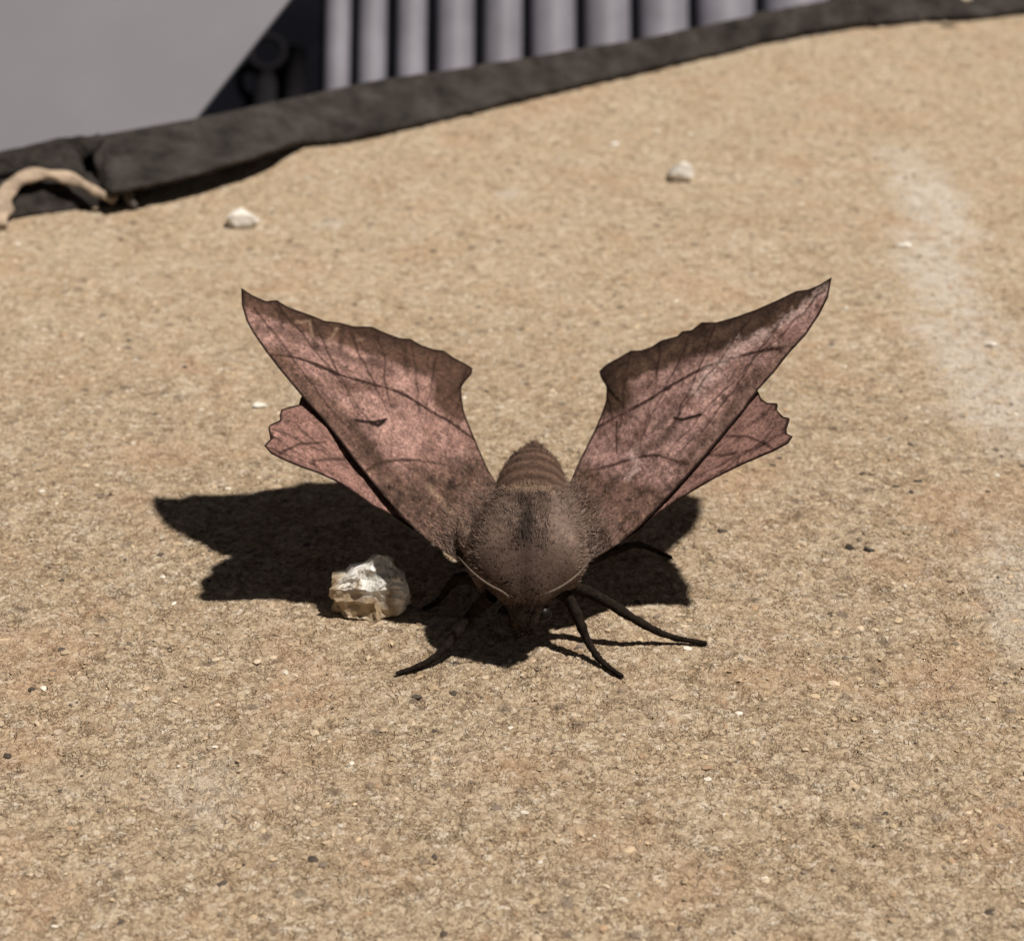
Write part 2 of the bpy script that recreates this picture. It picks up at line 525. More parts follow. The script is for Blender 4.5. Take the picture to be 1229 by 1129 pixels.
# ------------------------------------------------------------------ black rubber strip along the slab edge
M_black = simple('shade_black', (.006, .006, .009), .9, .02, .3, .05)  # black that stands in for shade in the tear and rib gaps
M_rub = simple('worn_rubber', (.045, .039, .036), .9, .12, .55, .22, .7, 1.1)
M_rub2 = simple('torn_rubber', (.034, .029, .027), .9, .12, .6, .4, .8, .9)
bot_px = [(112, 236), (140, 232), (200, 222), (270, 203), (330, 183), (362, 172), (385, 178), (440, 168), (520, 150), (620, 125), (700, 106), (800, 83), (870, 66), (930, 52), (1000, 38), (1080, 30), (1160, 26), (1229, 19), (1300, 6), (1420, -18)]
top_px = [(104, 168), (130, 160), (190, 150), (250, 139), (320, 124), (400, 106), (470, 94), (540, 84), (620, 72), (700, 58), (800, 41), (870, 26), (930, 15), (1000, 3), (1080, -10), (1160, -22), (1229, -32), (1300, -44), (1420, -64)]
bl = smooth_line(bot_px, 230, 2); tl = smooth_line(top_px, 230, 2)
V = []
for i in range(230):
    t = i/229
    bx, by = bl[i]
    lift = 3.2*float(ss(np.array(bx), 112, 135))*float(1-ss(np.array(bx), 320, 385))
    z_up = 5.0+.35*nz((i*.05, 3, 1), 1)+lift*.35
    A = at(bx, by+1.6*nz((i*.11, 1, 0))+1.8*nz((i*.47, 4, 0)), lift)
    Bk = at(tl[i][0], tl[i][1]+.8*nz((i*.09, 7, 0)), z_up)
    if (Bk-A)[1] < 3: Bk = A+np.array([-.5, 4.0, z_up-A[2]])
    hv = np.array([Bk[0]-A[0], Bk[1]-A[1], 0])
    fr = [(0, 0), (-.015, .20), (-.01, .23), (.01, .25), (.04, .27), (.35, .50), (.70, .77), (.97, .985), (1.0, 1.0), (1.02, .96), (1.03, -.2), (.55, -.12 if lift < .2 else .25), (.2, -.1 if lift < .2 else .12)]
    for k, (a, c) in enumerate(fr):
        base = A+hv*a
        p = np.array([base[0], base[1], lift+(z_up-lift)*c if c >= 0 else lift+c*2])
        n_ = .12*nz((i*.21, k*.5, 5))+.25*nz((i*.06, k*.2, 9))+.22*nz((i*.73, k*.9, 2))
        p += np.array([0, -n_*.6, n_*.8])
        V.append(p)
nvp = 13
F = grid_faces(230, nvp, True)+[tuple(range(nvp))[::-1], tuple(range(229*nvp, 230*nvp))]
strip = empty('rubber_strip', (0, 0, 0), 'long worn black rubber strip edging the concrete, torn at its left end', 'rubber strip')
mesh_obj('strip_body', V, F, M_rub, strip)
# torn wrinkled end: sheets folded over each other
def sheet(name, rows, thick, mat, parent, n=(26, 40), rough=.35, seed=0):
    rows = [smooth_line(r, n[1], 2) for r in rows]
    R = np.stack(rows)                      # (k, n, 3)
    k = len(rows)
    tt = np.linspace(0, k-1, n[0])
    G = np.stack([[np.interp(tt, np.arange(k), R[:, j, c]) for c in range(3)] for j in range(n[1])])  # (nj,3,ni)
    G = G.transpose(2, 0, 1)
    for i in range(n[0]):
        for j in range(n[1]):
            G[i, j, 2] += rough*nz((i*.23+seed, j*.16, seed*3.1))+rough*.5*nz((i*.6, j*.5, seed))
    top = G.reshape(-1, 3); bt = top-np.array([0, .1, thick])
    m_ = len(top)
    F = grid_faces(n[0], n[1]); F2 = [tuple(m_+q for q in f[::-1]) for f in F]
    ring = [i for i in range(n[1])]+[i*n[1]+n[1]-1 for i in range(1, n[0])]+[(n[0]-1)*n[1]+j for j in range(n[1]-2, -1, -1)]+[i*n[1] for i in range(n[0]-2, 0, -1)]
    F3 = [(ring[a], ring[(a+1) % len(ring)], m_+ring[(a+1) % len(ring)], m_+ring[a]) for a in range(len(ring))]
    return mesh_obj(name, np.vstack([top, bt]), F+F2+F3, mat, parent)
def A3(l): return [tuple(at(x, y, z)) for x, y, z in l]
sheet('torn_flap', [A3([(-330, 352, .4), (-90, 290, .4), (-40, 275, .5), (0, 262, .5), (60, 252, .5), (110, 246, .5), (150, 240, .5)]),
                    A3([(-330, 318, 2.5), (-90, 255, 2.5), (-40, 238, 2.5), (0, 228, 2.8), (60, 214, 3.6), (105, 218, 2.8), (140, 230, 1.5)]),
                    A3([(-330, 305, 2.0), (-90, 240, 2.0), (-40, 222, 2.2), (0, 208, 3), (55, 200, 3.5), (100, 206, 3), (135, 215, 2)])], .8, M_rub2, strip, seed=1, rough=.5)
sheet('torn_flap', [A3([(-330, 300, 3), (-90, 236, 3), (-40, 216, 3.5), (0, 206, 4.0), (45, 203, 4.6), (80, 205, 4.6), (104, 214, 3.5)]),
                    A3([(-330, 276, 5), (-90, 212, 5), (-40, 196, 5.2), (0, 190, 5.6), (45, 178, 6.2), (80, 172, 6.4), (95, 178, 5)]),
                    A3([(-330, 264, 4.5), (-90, 203, 4.5), (-40, 192, 4.6), (0, 184, 5), (45, 172, 5.6), (75, 162, 6.6), (92, 164, 6.2)])], .8, M_rub2, strip, seed=4, rough=.5)
sheet('fold', [A3([(70, 176, 5.4), (85, 168, 6), (100, 168, 6), (116, 166, 6.3)]),
               A3([(72, 166, 6.6), (86, 162, 7), (104, 164, 7), (118, 160, 7.2)]),
               A3([(98, 190, 4.6), (106, 186, 5.2), (112, 180, 6), (124, 166, 6.8)]),
               ], .6, M_rub2, strip, n=(16, 20), seed=9, rough=.25)
sheet('fold', [A3([(118, 212, 3), (132, 224, 2.4), (148, 238, 1.2), (158, 250, .3)]),
               A3([(112, 190, 5), (128, 198, 4.4), (150, 214, 3.2), (166, 240, .8)]),
               A3([(114, 164, 6.6), (134, 170, 6.2), (160, 182, 5.2), (182, 205, 3.2)])], .5, M_rub2, strip, n=(18, 22), seed=12, rough=.35)

sheet('hollow_shade', [A3([(92, 172, 4.6), (104, 166, 4.8), (122, 162, 5.0)]), A3([(96, 196, 2.6), (110, 196, 2.4), (128, 196, 2.2)]), A3([(104, 222, .6), (118, 226, .6), (134, 230, .6)])], .4, M_black, strip, n=(10, 14), seed=20, rough=.1)  # black sheet added as the shade inside the tear
# pale curled sliver arching over the torn end
M_pale = simple('dry_bark', (.40, .31, .235), .9, .15, .5, .35, .5, 1.0)
path = smooth_line(A3([(-6, 272, .6), (-1, 248, 1.8), (8, 228, 3.4), (24, 214, 4.4), (48, 208, 4.8), (76, 211, 4.5), (100, 221, 3.6), (120, 233, 2.6), (138, 240, 2.0)]), 48, 2)
V = []
for i, p in enumerate(path):
    t = path[min(i+1, 47)]-path[max(i-1, 0)]; t /= np.linalg.norm(t)
    side = np.cross(t, [0, -.5, 1]); side /= np.linalg.norm(side); nn = np.cross(side, t)
    wd = (1.9-1.25*i/47)*(1+.5*nz((i*.2, 0, 4)))
    th_ = .45
    for a in np.linspace(0, 2*math.pi, 9)[:-1]:
        V.append(p+side*wd*math.cos(a)+nn*th_*math.sin(a)+nn*.15*nz((i*.3, a, 1)))
sl = mesh_obj('bark_sliver', V, grid_faces(48, 8, True)+[tuple(range(8))[::-1], tuple(range(47*8, 48*8))], M_pale)
tag(sl, 'pale beige curled sliver arching over the torn end of the black strip', 'sliver')
V = []
path = smooth_line(A3([(150, 216, 3.2), (153, 232, 2.2), (158, 244, 1.0), (163, 249, .5)]), 14, 2)
Vt, Ft = tube(path, np.linspace(1.0, .55, 14), 8, jitter=.3)
tw = mesh_obj('rubber_shred', Vt, Ft, simple('grey_shred', (.12, .105, .09), .8, .3, .5, .6, .2, 1))
tag(tw, 'short grey shred hanging down to the concrete from the torn strip', 'shred')

# ------------------------------------------------------------------ things behind the edge
M_grey = simple('lilac_grey_sheet', (.205, .199, .228), .55, .3, .10, .018)
M_rib = simple('lilac_grey_ribs', (.225, .217, .262), .5, .35, .2, .06)
def plane_from(px, py, z, nrm):
    return at(px, py, z), np.array(nrm)/np.linalg.norm(nrm)
# ribbed panel leaning back
pn = np.array([.28, -.76, .60]); pn /= np.linalg.norm(pn)
pp = at(640, 110, -70)
panel = empty('ribbed_panel', (0, 0, 0), 'lilac grey ribbed panel with dark grooves standing behind the black strip', 'panel')
updir = at_plane(640, 20, pp, pn)-at_plane(640, 120, pp, pn); updir /= np.linalg.norm(updir)
if updir[2] < 0: updir = -updir
gaps = [386, 424, 470, 518, 575, 632, 696, 762, 832, 912, 1003, 1105, 1220, 1345]
for k in range(len(gaps)-1):
    x0, x1 = gaps[k], gaps[k+1]
    gp = 5.5 if k > 3 else 6.5
    if k == 0: gp = 4
    a = at_plane(x0+gp, 60, pp, pn); b = at_plane(x1-gp, 60, pp, pn)
    wv = b-a; wl = np.linalg.norm(wv); wd = wv/wl
    V = []
    prof = 13
    hts = np.linspace(-45, 170, 9)
    for hgt in hts:
        for j in range(prof):
            q = j/(prof-1)
            d = wl*.32*math.sin(math.pi*q)**.6
            V.append(a+wv*q+pn*d+updir*hgt)
        V.append(b-pn*1.5+updir*hgt); V.append(a-pn*1.5+updir*hgt)
    m_ = prof+2
    mesh_obj('rib', V, grid_faces(9, m_, True)+[tuple(range(m_))[::-1], tuple(range(8*m_, 9*m_))], M_rib, panel)
def slab_on(name, corners, thick, n, mat, parent):
    c = np.array(corners); m_ = len(c)
    V = np.vstack([c, c-np.array(n)*thick])
    F = [tuple(range(m_)), tuple(range(2*m_-1, m_-1, -1))]+[(i, m_+i, m_+(i+1) % m_, (i+1) % m_) for i in range(m_)]
    return mesh_obj(name, V, F, mat, parent, smooth=False)
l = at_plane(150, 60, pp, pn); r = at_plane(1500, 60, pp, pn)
slab_on('shade_backing', [l-pn*2-updir*48, r-pn*2-updir*48, r-pn*2+updir*172, l-pn*2+updir*172], 3, pn, M_black, panel)  # black board painted as the shade of the gap and grooves
# smooth panel leaning in front, edge running diagonally
qn = np.array([.02, -.66, .75]); qn /= np.linalg.norm(qn)
qp = at(120, 150, -6)
cs = [at_plane(x, y, qp, qn) for x, y in [(160, 238), (238, 139), (347, 0), (520, -224), (-500, -224), (-500, 238)]]
gs = slab_on('smooth_panel', cs, 1.6, qn, M_grey, None)
bm = bmesh.new(); bm.from_mesh(gs.data); bmesh.ops.bevel(bm, geom=bm.edges[:], offset=.5*S, segments=2, affect='EDGES', profile=.5); bm.to_mesh(gs.data); bm.free()
tag(gs, 'large smooth lilac grey sheet leaning at left with a diagonal edge', 'sheet')
# dim fitting in the dark gap
M_fit = simple('dim_plastic', (.016, .015, .018), .9, .03, .3, .1)
fit = empty('pipe_fitting', (0, 0, 0), 'dim dark grey fitting with a ring in the black gap between sheet and ribs', 'fitting')
fp = at_plane(318, 120, pp+pn*4, pn)
Vt, Ft = tube([fp-updir*25, fp+updir*4, fp+updir*8], [3.2, 3.2, 2.4], 14)
mesh_obj('stem', Vt, Ft, M_fit, fit)
ringp = [fp+updir*(13+4.6*math.sin(a))+np.array([1, 0, 0])*4.6*math.cos(a)+pn*1.0 for a in np.linspace(0, 2*math.pi, 25)]
Vt, Ft = tube(ringp, [1.0]*25, 8, cap=False)
mesh_obj('ring', Vt, Ft, M_fit, fit)
fp2 = at_plane(352, 110, pp+pn*2, pn)
Vt, Ft = tube([fp2-updir*25, fp2+updir*12], [3.6, 3.4], 14)
mesh_obj('post', Vt, Ft, M_fit, fit)

# ------------------------------------------------------------------ THE MOTH
moth = empty('moth', (0, 0, 0), 'large brown and pink moth with raised scalloped wings facing the camera', 'moth')
K = 1.0/1.0
PINK = lin(154, 122, 114); PINK2 = lin(106, 78, 71); BROWN = lin(74, 54, 42); DARK = lin(40, 27, 21)
BASAL = lin(90, 69, 60); EDGE = lin(30, 16, 12); LINE = lin(46, 28, 24); TAN = lin(132, 110, 94); UNDER = lin(100, 76, 64)

def zl(pts): return np.array([(270+x*.3277, 310+y*.3277) for x, y in pts])
def zr(pts): return np.array([(600+x*.3336, 310+y*.3336) for x, y in pts])

def blend(c, m, k):
    m = np.clip(m, 0, 1)[:, None]
    return c*(1-m)+np.asarray(k)*m

def wing_mesh(name, lead, trail, plane, depth_fn, colour_fn, thick=.14, nt_=290, ns=150, edge_w=2.7):
    """lead and trail: outlines from base to tip; a solid two-sided wing between them"""
    L = polyline(lead, nt_); T = polyline(trail, nt_)
    s = np.linspace(0, 1, ns)
    P2 = L[:, None]*(1-s)[None, :, None]+T[:, None]*s[None, :, None]
    flat = P2.reshape(-1, 2)
    p, n = plane
    X = at_plane(flat[:, 0], flat[:, 1], p, n)
    tt = np.repeat(np.linspace(0, 1, nt_), ns); sv = np.tile(s, nt_)
    r = rays(flat[:, 0], flat[:, 1]); r /= np.linalg.norm(r, axis=1)[:, None]
    X = X+r*depth_fn(flat, tt, sv)[:, None]
    outline = np.vstack([lead, trail[::-1]])
    de = dist_poly(flat, outline)
    col = colour_fn(flat, tt, sv)
    # dark fringe along every free edge
    rootm = ss(tt, .05, .2)
    jag = .7+.9*fbm(flat, .16, 5)
    col = blend(col, (1-ss(de, edge_w*.35*jag, edge_w*jag))*rootm*.97, EDGE)
    nn = n if n[2] > 0 else -n
    tk = thick*(.35+.65*np.minimum(de/6, 1))*(1+1.2*(1-ss(tt, 0, .25)))
    Bt = X-nn*tk[:, None]
    idx = np.arange(nt_*ns).reshape(nt_, ns)
    f = np.stack([idx[:-1, :-1], idx[:-1, 1:], idx[1:, 1:], idx[1:, :-1]], -1).reshape(-1, 4)
    off = nt_*ns
    ring = np.r_[idx[0, :], idx[1:, -1], idx[-1, -2::-1], idx[-2:0:-1, 0]]
    rn = np.roll(ring, -1)
    side = np.stack([ring, ring+off, rn+off, rn], 1)
    V = np.vstack([X, Bt]); Fq = np.vstack([f, f[:, ::-1]+off, side])
    uc = blend(col*.0+UNDER, 1-ss(de, 1, 4), EDGE)
    o = fast_mesh(name, V, Fq, M_wing, np.vstack([col, uc]))
    bm = bmesh.new(); bm.from_mesh(o.data); bmesh.ops.recalc_face_normals(bm, faces=bm.faces[:]); bm.to_mesh(o.data); bm.free()
    link(o, moth)
    return o

def plane3(a, b, c):
    n = np.cross(b-a, c-a); n /= np.linalg.norm(n)
    if n[2] < 0: n = -n
    return a, n

# --- left forewing
lf_tip = (60, 108)
lf_lead = zl([(880, 1120), (850, 1102), (790, 1063), (720, 1012), (660, 958), (600, 890), (540, 820), (480, 745), (420, 665), (360, 590), (300, 525), (250, 465), (200, 405), (150, 340), (105, 275), (80, 230), (62, 170), lf_tip])
lf_trail = zl([(1120, 900), (1060, 880), (1012, 850), (990, 815), (965, 775), (940, 720), (915, 660), (890, 600), (875, 560), (866, 500), (866, 472), (880, 450), (903, 425), (907, 402), (880, 385), (840, 365), (800, 337), (765, 333), (720, 318), (680, 295), (640, 292), (575, 268), (540, 250), (470, 249), (420, 235), (365, 229), (320, 210), (230, 178), (190, 153), (150, 157), (100, 135), lf_tip])
pl_lf = plane3(at(550, 672, 7.4), at(290, 345, 25), at(565, 440, 14))
def veins(origin, ends, w):
    def f(P):
        d = np.full(len(P), 1e9)
        wob = np.stack([fbm(P, .035, 201)-.5, fbm(P, .035, 202)-.5], 1)*9
        o_ = np.array(origin)
        for k, e in enumerate(ends):
            e = np.array(e); st_ = o_+(e-o_)*(.35+.16*((k*7) % 4)/3)
            bow = np.array([-(e-o_)[1], (e-o_)[0]])*(.05 if k % 2 else -.03)
            d = np.minimum(d, dist_poly(P+wob, smooth_line([o_+(e-o_)*.2+bow*.3, st_+bow, e], 12)))
        return (1-ss(d, .2*w, w))*ss(np.linalg.norm(P-o_, axis=1), 60, 150)*(.35+fbm(P, .05, 203))
    return f
lf_v = veins(zl([(700, 900)])[0], zl([(110, 180), (190, 170), (320, 225), (450, 255), (560, 270), (680, 300), (780, 340), (890, 400), (880, 570), (940, 730)]), 2.2)
def camber(amp_v):
    def f(P, t, s):
        return 0
    return f
def lf_depth(P, t, s):
    a = -1.6*np.sin(math.pi*np.clip(s, 0, 1))*np.sin(math.pi*np.clip(t*.9+.05, 0, 1))-2.0*(1-ss(t, 0, .32))*ss(s, 0, .4)
    a += 1.1*ss(s, .72, 1.0)*ss(t, .35, .8)
    a += 1.3*(fbm(P, .024, 3)-.5)+.35*(fbm(P, .07, 5)-.5) -.10*lf_v(P)*ss(t, .15, .4)
    return a
def scales(P, seed):
    a = math.radians(38 if seed in (40, 41) else -38)      # streaks run from root to margin
    u_ = P[:, 0]*math.cos(a)+P[:, 1]*math.sin(a); v_ = -P[:, 0]*math.sin(a)+P[:, 1]*math.cos(a)
    Q = np.stack([u_*.22, v_], 1)
    return (fbm(P, .40, seed, 3)-.5)*1.25+(fbm(Q+500, .18, seed+7, 4)-.5)*1.0+(fbm(P+900, .07, seed+9, 3)-.5)*.7
def lf_col(P, t, s):
    n1 = fbm(P, .06, 1)-.5; n2 = fbm(P, .22, 2)-.5
    c = np.repeat(PINK[None], len(P), 0)
    c = blend(c, ss(n1*2+n2, -.15, .5)*.65, PINK2)
    c = blend(c, ss(n1, 0, .3)*.25, lin(140, 112, 100))
    om = zl([(60, 108), (190, 153), (320, 210), (470, 249), (575, 268), (680, 295), (800, 338), (907, 402), (866, 480)])
    d = dist_poly(P, om)
    x = (P[:, 0]-290)/275
    wdt = np.interp(x, [0, .15, .4, .7, 1.0], [28, 24, 28, 40, 44])
    band = 1-ss(d+10*n1+7*n2, wdt*.72, wdt)
    c = blend(c, band*.9, BROWN)
    c = blend(c, (1-ss(d+8*n2, 4, 15))*.55, DARK)
    # dark ragged subterminal shade and blotches
    sub = zl([(110, 262), (210, 262), (330, 325), (400, 345), (470, 372), (560, 385)])
    c = blend(c, (1-ss(dist_poly(P, sub)+6*n2, 1.5, 8))*.5, DARK)
    for q in ([(195, 165), (210, 235)], [(312, 215), (335, 325)], [(430, 250), (425, 330)], [(660, 300), (665, 420)]):
        c = blend(c, (1-ss(dist_poly(P, zl(q))+5*n2, 1, 6))*.55, DARK)
    for q in ([(260, 235), (310, 230), (320, 285)], [(410, 255), (380, 310)], [(485, 300), (500, 300)]):
        c = blend(c, (1-ss(dist_poly(P, zl(q))+4*n2, .5, 3.5))*.55, TAN)
    c = blend(c, (1-ss(dist_poly(P, zl([(780, 480), (860, 520)]))+8*n2, 1, 8))*.4, DARK)
    # postmedian and antemedian lines
    pm = smooth_line(zl([(170, 355), (250, 358), (350, 395), (430, 432), (560, 465), (640, 490), (700, 525), (760, 565), (830, 600), (912, 665)]), 60)
    c = blend(c, (1-ss(dist_poly(P, pm)+3*n2+3*n1, .9, 2.5))*.95, LINE)
    c = blend(c, (1-ss(dist_poly(P, pm+np.array([2, 9]))+8*n2, 1, 8))*.3, PINK2*.8)
    am = smooth_line(zl([(520, 775), (575, 742), (700, 736), (850, 765), (940, 797), (1003, 833)]), 50)
    c = blend(c, (1-ss(dist_poly(P, am)+3*n2+3*n1, .9, 2.6))*.85, LINE)
    # ragged second line and costal shade
    c = blend(c, (1-ss(dist_poly(P, zl([(260, 440), (360, 455), (470, 470), (540, 470)]))+7*n2, 1, 8))*.45, BROWN)
    cs_ = zl([(190, 370), (260, 460), (420, 600), (560, 760), (680, 900)])
    c = blend(c, (1-ss(dist_poly(P, cs_)+18*n1+10*n2, 6, 24))*.75, BROWN)
    c = blend(c, (1-ss(dist_poly(P, zl([(470, 600), (520, 680), (570, 745)]))+9*n2, 2, 11))*.5, DARK)
    # basal third
    a_ = (P[:, 0]-458)*.30+(P[:, 1]-555)
    basal = ss(a_+14*n2, 4, 40)*ss(P[:, 0], 430, 460)
    c = blend(c, basal*.9, BASAL)
    c = blend(c, (1-ss(t, .02, .16))*.8, lin(104, 86, 77))
    c = blend(c, ss(fbm(P, .11, 21)+.2*n2, .55, .72)*basal*.6, DARK)
    c = blend(c, ss(fbm(P*np.array([1, .5]), .25, 31), .58, .75)*ss(a_, 0, 25)*.35, TAN)
    # curled pale mark at the shoulder
    sh = smooth_line(zl([(745, 830), (800, 900), (860, 960), (895, 1020), (880, 1085)]), 30)
    c = blend(c, (1-ss(dist_poly(P, sh)+3*n2, 1.5, 6))*.6, TAN)
    # discal mark
    dm = zl([(478, 592), (510, 598), (545, 600), (588, 590)])
    c = blend(c, (1-ss(dist_poly(P, dm), .8, 3.0)), EDGE)
    c = blend(c, (1-ss(dist_poly(P, zl([(535, 602), (562, 612), (580, 598)])), 1.2, 3.6)), EDGE*.8)
    c = blend(c, lf_v(P)*.7, LINE)
    return c*(1+.85*scales(P, 40))[:, None]
wing_mesh('forewing', lf_lead, lf_trail, pl_lf, lf_depth, lf_col)['label'] = 'raised forewing with black discal mark and pink middle band'

# --- left hindwing, tucked under the forewing
lh_lead = zl([(900, 1125), (850, 1100), (780, 1050), (700, 1000), (620, 945), (540, 905), (480, 862), (420, 822), (340, 785), (280, 765), (220, 740), (170, 715), (144, 685)])
lh_trail = zl([(1060, 930), (950, 880), (800, 780), (650, 660), (500, 560), (400, 500), (330, 485), (285, 495), (276, 515), (272, 535), (238, 543), (207, 553), (200, 572), (203, 592), (180, 602), (160, 612), (160, 630), (173, 655), (160, 668), (144, 685)])
nlf = pl_lf[1]
pl_lh = plane3(at_plane(550, 672, *pl_lf)-nlf*.7, at_plane(318, 535, *pl_lf)-nlf*1.0, at_plane(440, 500, *pl_lf)-nlf*.8)
lh_v = veins(zl([(700, 960)])[0], zl([(205, 560), (160, 615), (172, 655), (145, 690), (240, 745)]), 2.0)
def lh_depth(P, t, s):
    return -.6*np.sin(math.pi*s)*np.sin(math.pi*t)+.25*(fbm(P, .05, 8)-.5)+.08*lh_v(P)
def lh_col(P, t, s):
    n1 = fbm(P, .06, 11)-.5; n2 = fbm(P, .22, 12)-.5
    c = np.repeat(lin(140, 107, 99)[None], len(P), 0)
    c = blend(c, ss(n1*2+n2, -.1, .6)*.6, lin(112, 82, 74))
    for q in ([(200, 715), (270, 680), (370, 672)], [(330, 740), (400, 735), (460, 735)], [(325, 740), (332, 770)]):
        c = blend(c, (1-ss(dist_poly(P, zl(q))+2*n2, .7, 2.6))*.7, LINE)
    c = blend(c, ss(fbm(P, .16, 17), .58, .75)*.4, BROWN)
    c = blend(c, lh_v(P)*.6, LINE)
    return c*(1+.85*scales(P, 41))[:, None]
wing_mesh('hindwing', lh_lead, lh_trail, pl_lh, lh_depth, lh_col, nt_=130, ns=80)

# --- right forewing
rf_tip = (1193, 68)
rf_lead = zr([(280, 1100), (310, 1092), (360, 1066), (430, 1022), (500, 965), (560, 905), (620, 842), (690, 765), (760, 685), (820, 612), (880, 540), (930, 470), (985, 410), (1040, 340), (1100, 275), (1150, 200), (1180, 140), rf_tip])
rf_trail = zr([(120, 850), (200, 830), (255, 800), (282, 735), (310, 680), (340, 620), (365, 560), (382, 510), (383, 462), (362, 428), (357, 405), (385, 380), (440, 350), (470, 332), (510, 330), (545, 318), (580, 295), (638, 280), (655, 262), (690, 258), (725, 230), (780, 230), (850, 210), (920, 185), (1000, 150), (1065, 118), (1110, 112), (1150, 95), rf_tip])
pl_rf = plane3(at(700, 674, 7.6), at(998, 333, 26), at(720, 440, 14))
rf_v = veins(zr([(420, 930)])[0], zr([(1170, 110), (1065, 130), (920, 195), (780, 240), (690, 265), (580, 305), (470, 345), (375, 400), (375, 530), (300, 700)]), 2.2)
def rf_depth(P, t, s):
    a = -1.6*np.sin(math.pi*np.clip(s, 0, 1))*np.sin(math.pi*np.clip(t*.9+.05, 0, 1))-2.0*(1-ss(t, 0, .32))*ss(s, 0, .4)
    a += 1.0*ss(s, .72, 1.0)*ss(t, .35, .8)
    a += 1.3*(fbm(P, .024, 53)-.5)+.35*(fbm(P, .07, 55)-.5)-.10*rf_v(P)*ss(t, .15, .4)
    return a
def rf_col(P, t, s):
    n1 = fbm(P, .06, 61)-.5; n2 = fbm(P, .22, 62)-.5
    c = np.repeat(lin(156, 125, 118)[None], len(P), 0)
    c = blend(c, ss(n1*2+n2, -.15, .5)*.65, PINK2)
    om = zr([(1193, 68), (1065, 118), (920, 185), (780, 230), (655, 262), (580, 295), (470, 332), (360, 402), (383, 480)])
    d = dist_poly(P, om)
    x = (P[:, 0]-718)/280
    wdt = np.interp(x, [0, .2, .5, .8, 1.0], [30, 36, 38, 30, 12])
    band = 1-ss(d+9*n1+7*n2, wdt*.75, wdt*1.05)
    c = blend(c, band*.95, lin(70, 53, 42))
    c = blend(c, (1-ss(d+8*n2, 3, 16))*.6, lin(42, 29, 23))
    for q in ([(700, 340), (640, 390)], [(820, 290), (760, 340)], [(520, 330), (560, 390)], [(980, 190), (930, 260)]):
        c = blend(c, (1-ss(dist_poly(P, zr(q))+5*n2, 1, 8))*.5, DARK)
    pm = smooth_line(zr([(340, 615), (440, 558), (520, 520), (600, 468), (700, 408), (830, 360), (930, 335), (1030, 320)]), 60)
    c = blend(c, (1-ss(dist_poly(P, pm)+3*n2+3*n1, .9, 2.5))*.9, LINE)
    c = blend(c, (1-ss(dist_poly(P, zr([(420, 590), (420, 700)])), .6, 2))*.7, LINE)
    am = smooth_line(zr([(262, 782), (400, 745), (480, 720), (560, 703), (605, 722), (680, 742)]), 50)
    c = blend(c, (1-ss(dist_poly(P, am)+3*n2+3*n1, .9, 2.6))*.85, LINE)
    cs_ = zr([(1080, 300), (1000, 380), (930, 450), (860, 545), (760, 650), (680, 760)])
    c = blend(c, (1-ss(dist_poly(P, cs_)+14*n1+10*n2, 4, 22))*.7, lin(96, 74, 65))
    a_ = -(P[:, 0]-760)*.35+(P[:, 1]-548)-14
    a_ = np.where(P[:, 0] > 790, a_+(P[:, 0]-790)*.6, a_)
    basal = ss(a_+12*n2, 2, 30)
    c = blend(c, basal*.9, lin(104, 80, 71))
    c = blend(c, (1-ss(t, .02, .16))*.8, lin(112, 96, 87))
    c = blend(c, ss(fbm(P, .11, 71)+.2*n2, .55, .72)*basal*.6, DARK)
    c = blend(c, ss(fbm(P, .25, 73), .60, .75)*basal*.4, TAN)
    for q, w_ in (([(700, 480), (800, 370), (870, 310), (960, 270)], 12), ([(1000, 240), (1090, 180), (1170, 110)], 9), ([(470, 700), (500, 740), (470, 790)], 8)):  # silvery sheen painted into the scale colour as pale streaks
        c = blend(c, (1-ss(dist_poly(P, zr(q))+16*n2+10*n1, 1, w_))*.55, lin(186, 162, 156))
    for q in ([(640, 590), (600, 640), (520, 690)], [(820, 560), (860, 470), (930, 400)], [(560, 610), (640, 530)], [(500, 830), (560, 850), (640, 800)]):
        c = blend(c, (1-ss(dist_poly(P, zr(q))+8*n2, 1, 8))*.5, DARK)
    dm = zr([(628, 574), (655, 580), (690, 572), (722, 562)])
    c = blend(c, (1-ss(dist_poly(P, dm), .9, 2.8)), EDGE)
    c = blend(c, rf_v(P)*.7, LINE)
    return c*(1+.85*scales(P, 42))[:, None]
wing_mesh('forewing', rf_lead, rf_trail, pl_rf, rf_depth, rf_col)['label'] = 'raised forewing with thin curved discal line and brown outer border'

# --- right hindwing
rh_lead = zr([(290, 1105), (330, 1086), (420, 1030), (500, 976), (560, 926), (620, 882), (700, 832), (780, 786), (870, 742), (930, 716), (985, 693), (1035, 666), (1053, 640)])
rh_trail = zr([(160, 900), (280, 850), (450, 750), (600, 640), (740, 540), (840, 480), (900, 466), (930, 480), (940, 505), (962, 520), (1000, 521), (996, 545), (1020, 570), (1044, 574), (1030, 600), (1031, 630), (1053, 640)])
nrf = pl_rf[1]
pl_rh = plane3(at_plane(700, 674, *pl_rf)-nrf*.6, at_plane(950, 523, *pl_rf)-nrf*.6, at_plane(800, 510, *pl_rf)-nrf*1.2)
rh_v = veins(zr([(450, 960)])[0], zr([(1000, 525), (1040, 578), (1030, 625), (1045, 650), (960, 700)]), 2.0)
def rh_depth(P, t, s):
    return -.6*np.sin(math.pi*s)*np.sin(math.pi*t)+.25*(fbm(P, .05, 88)-.5)+.08*rh_v(P)
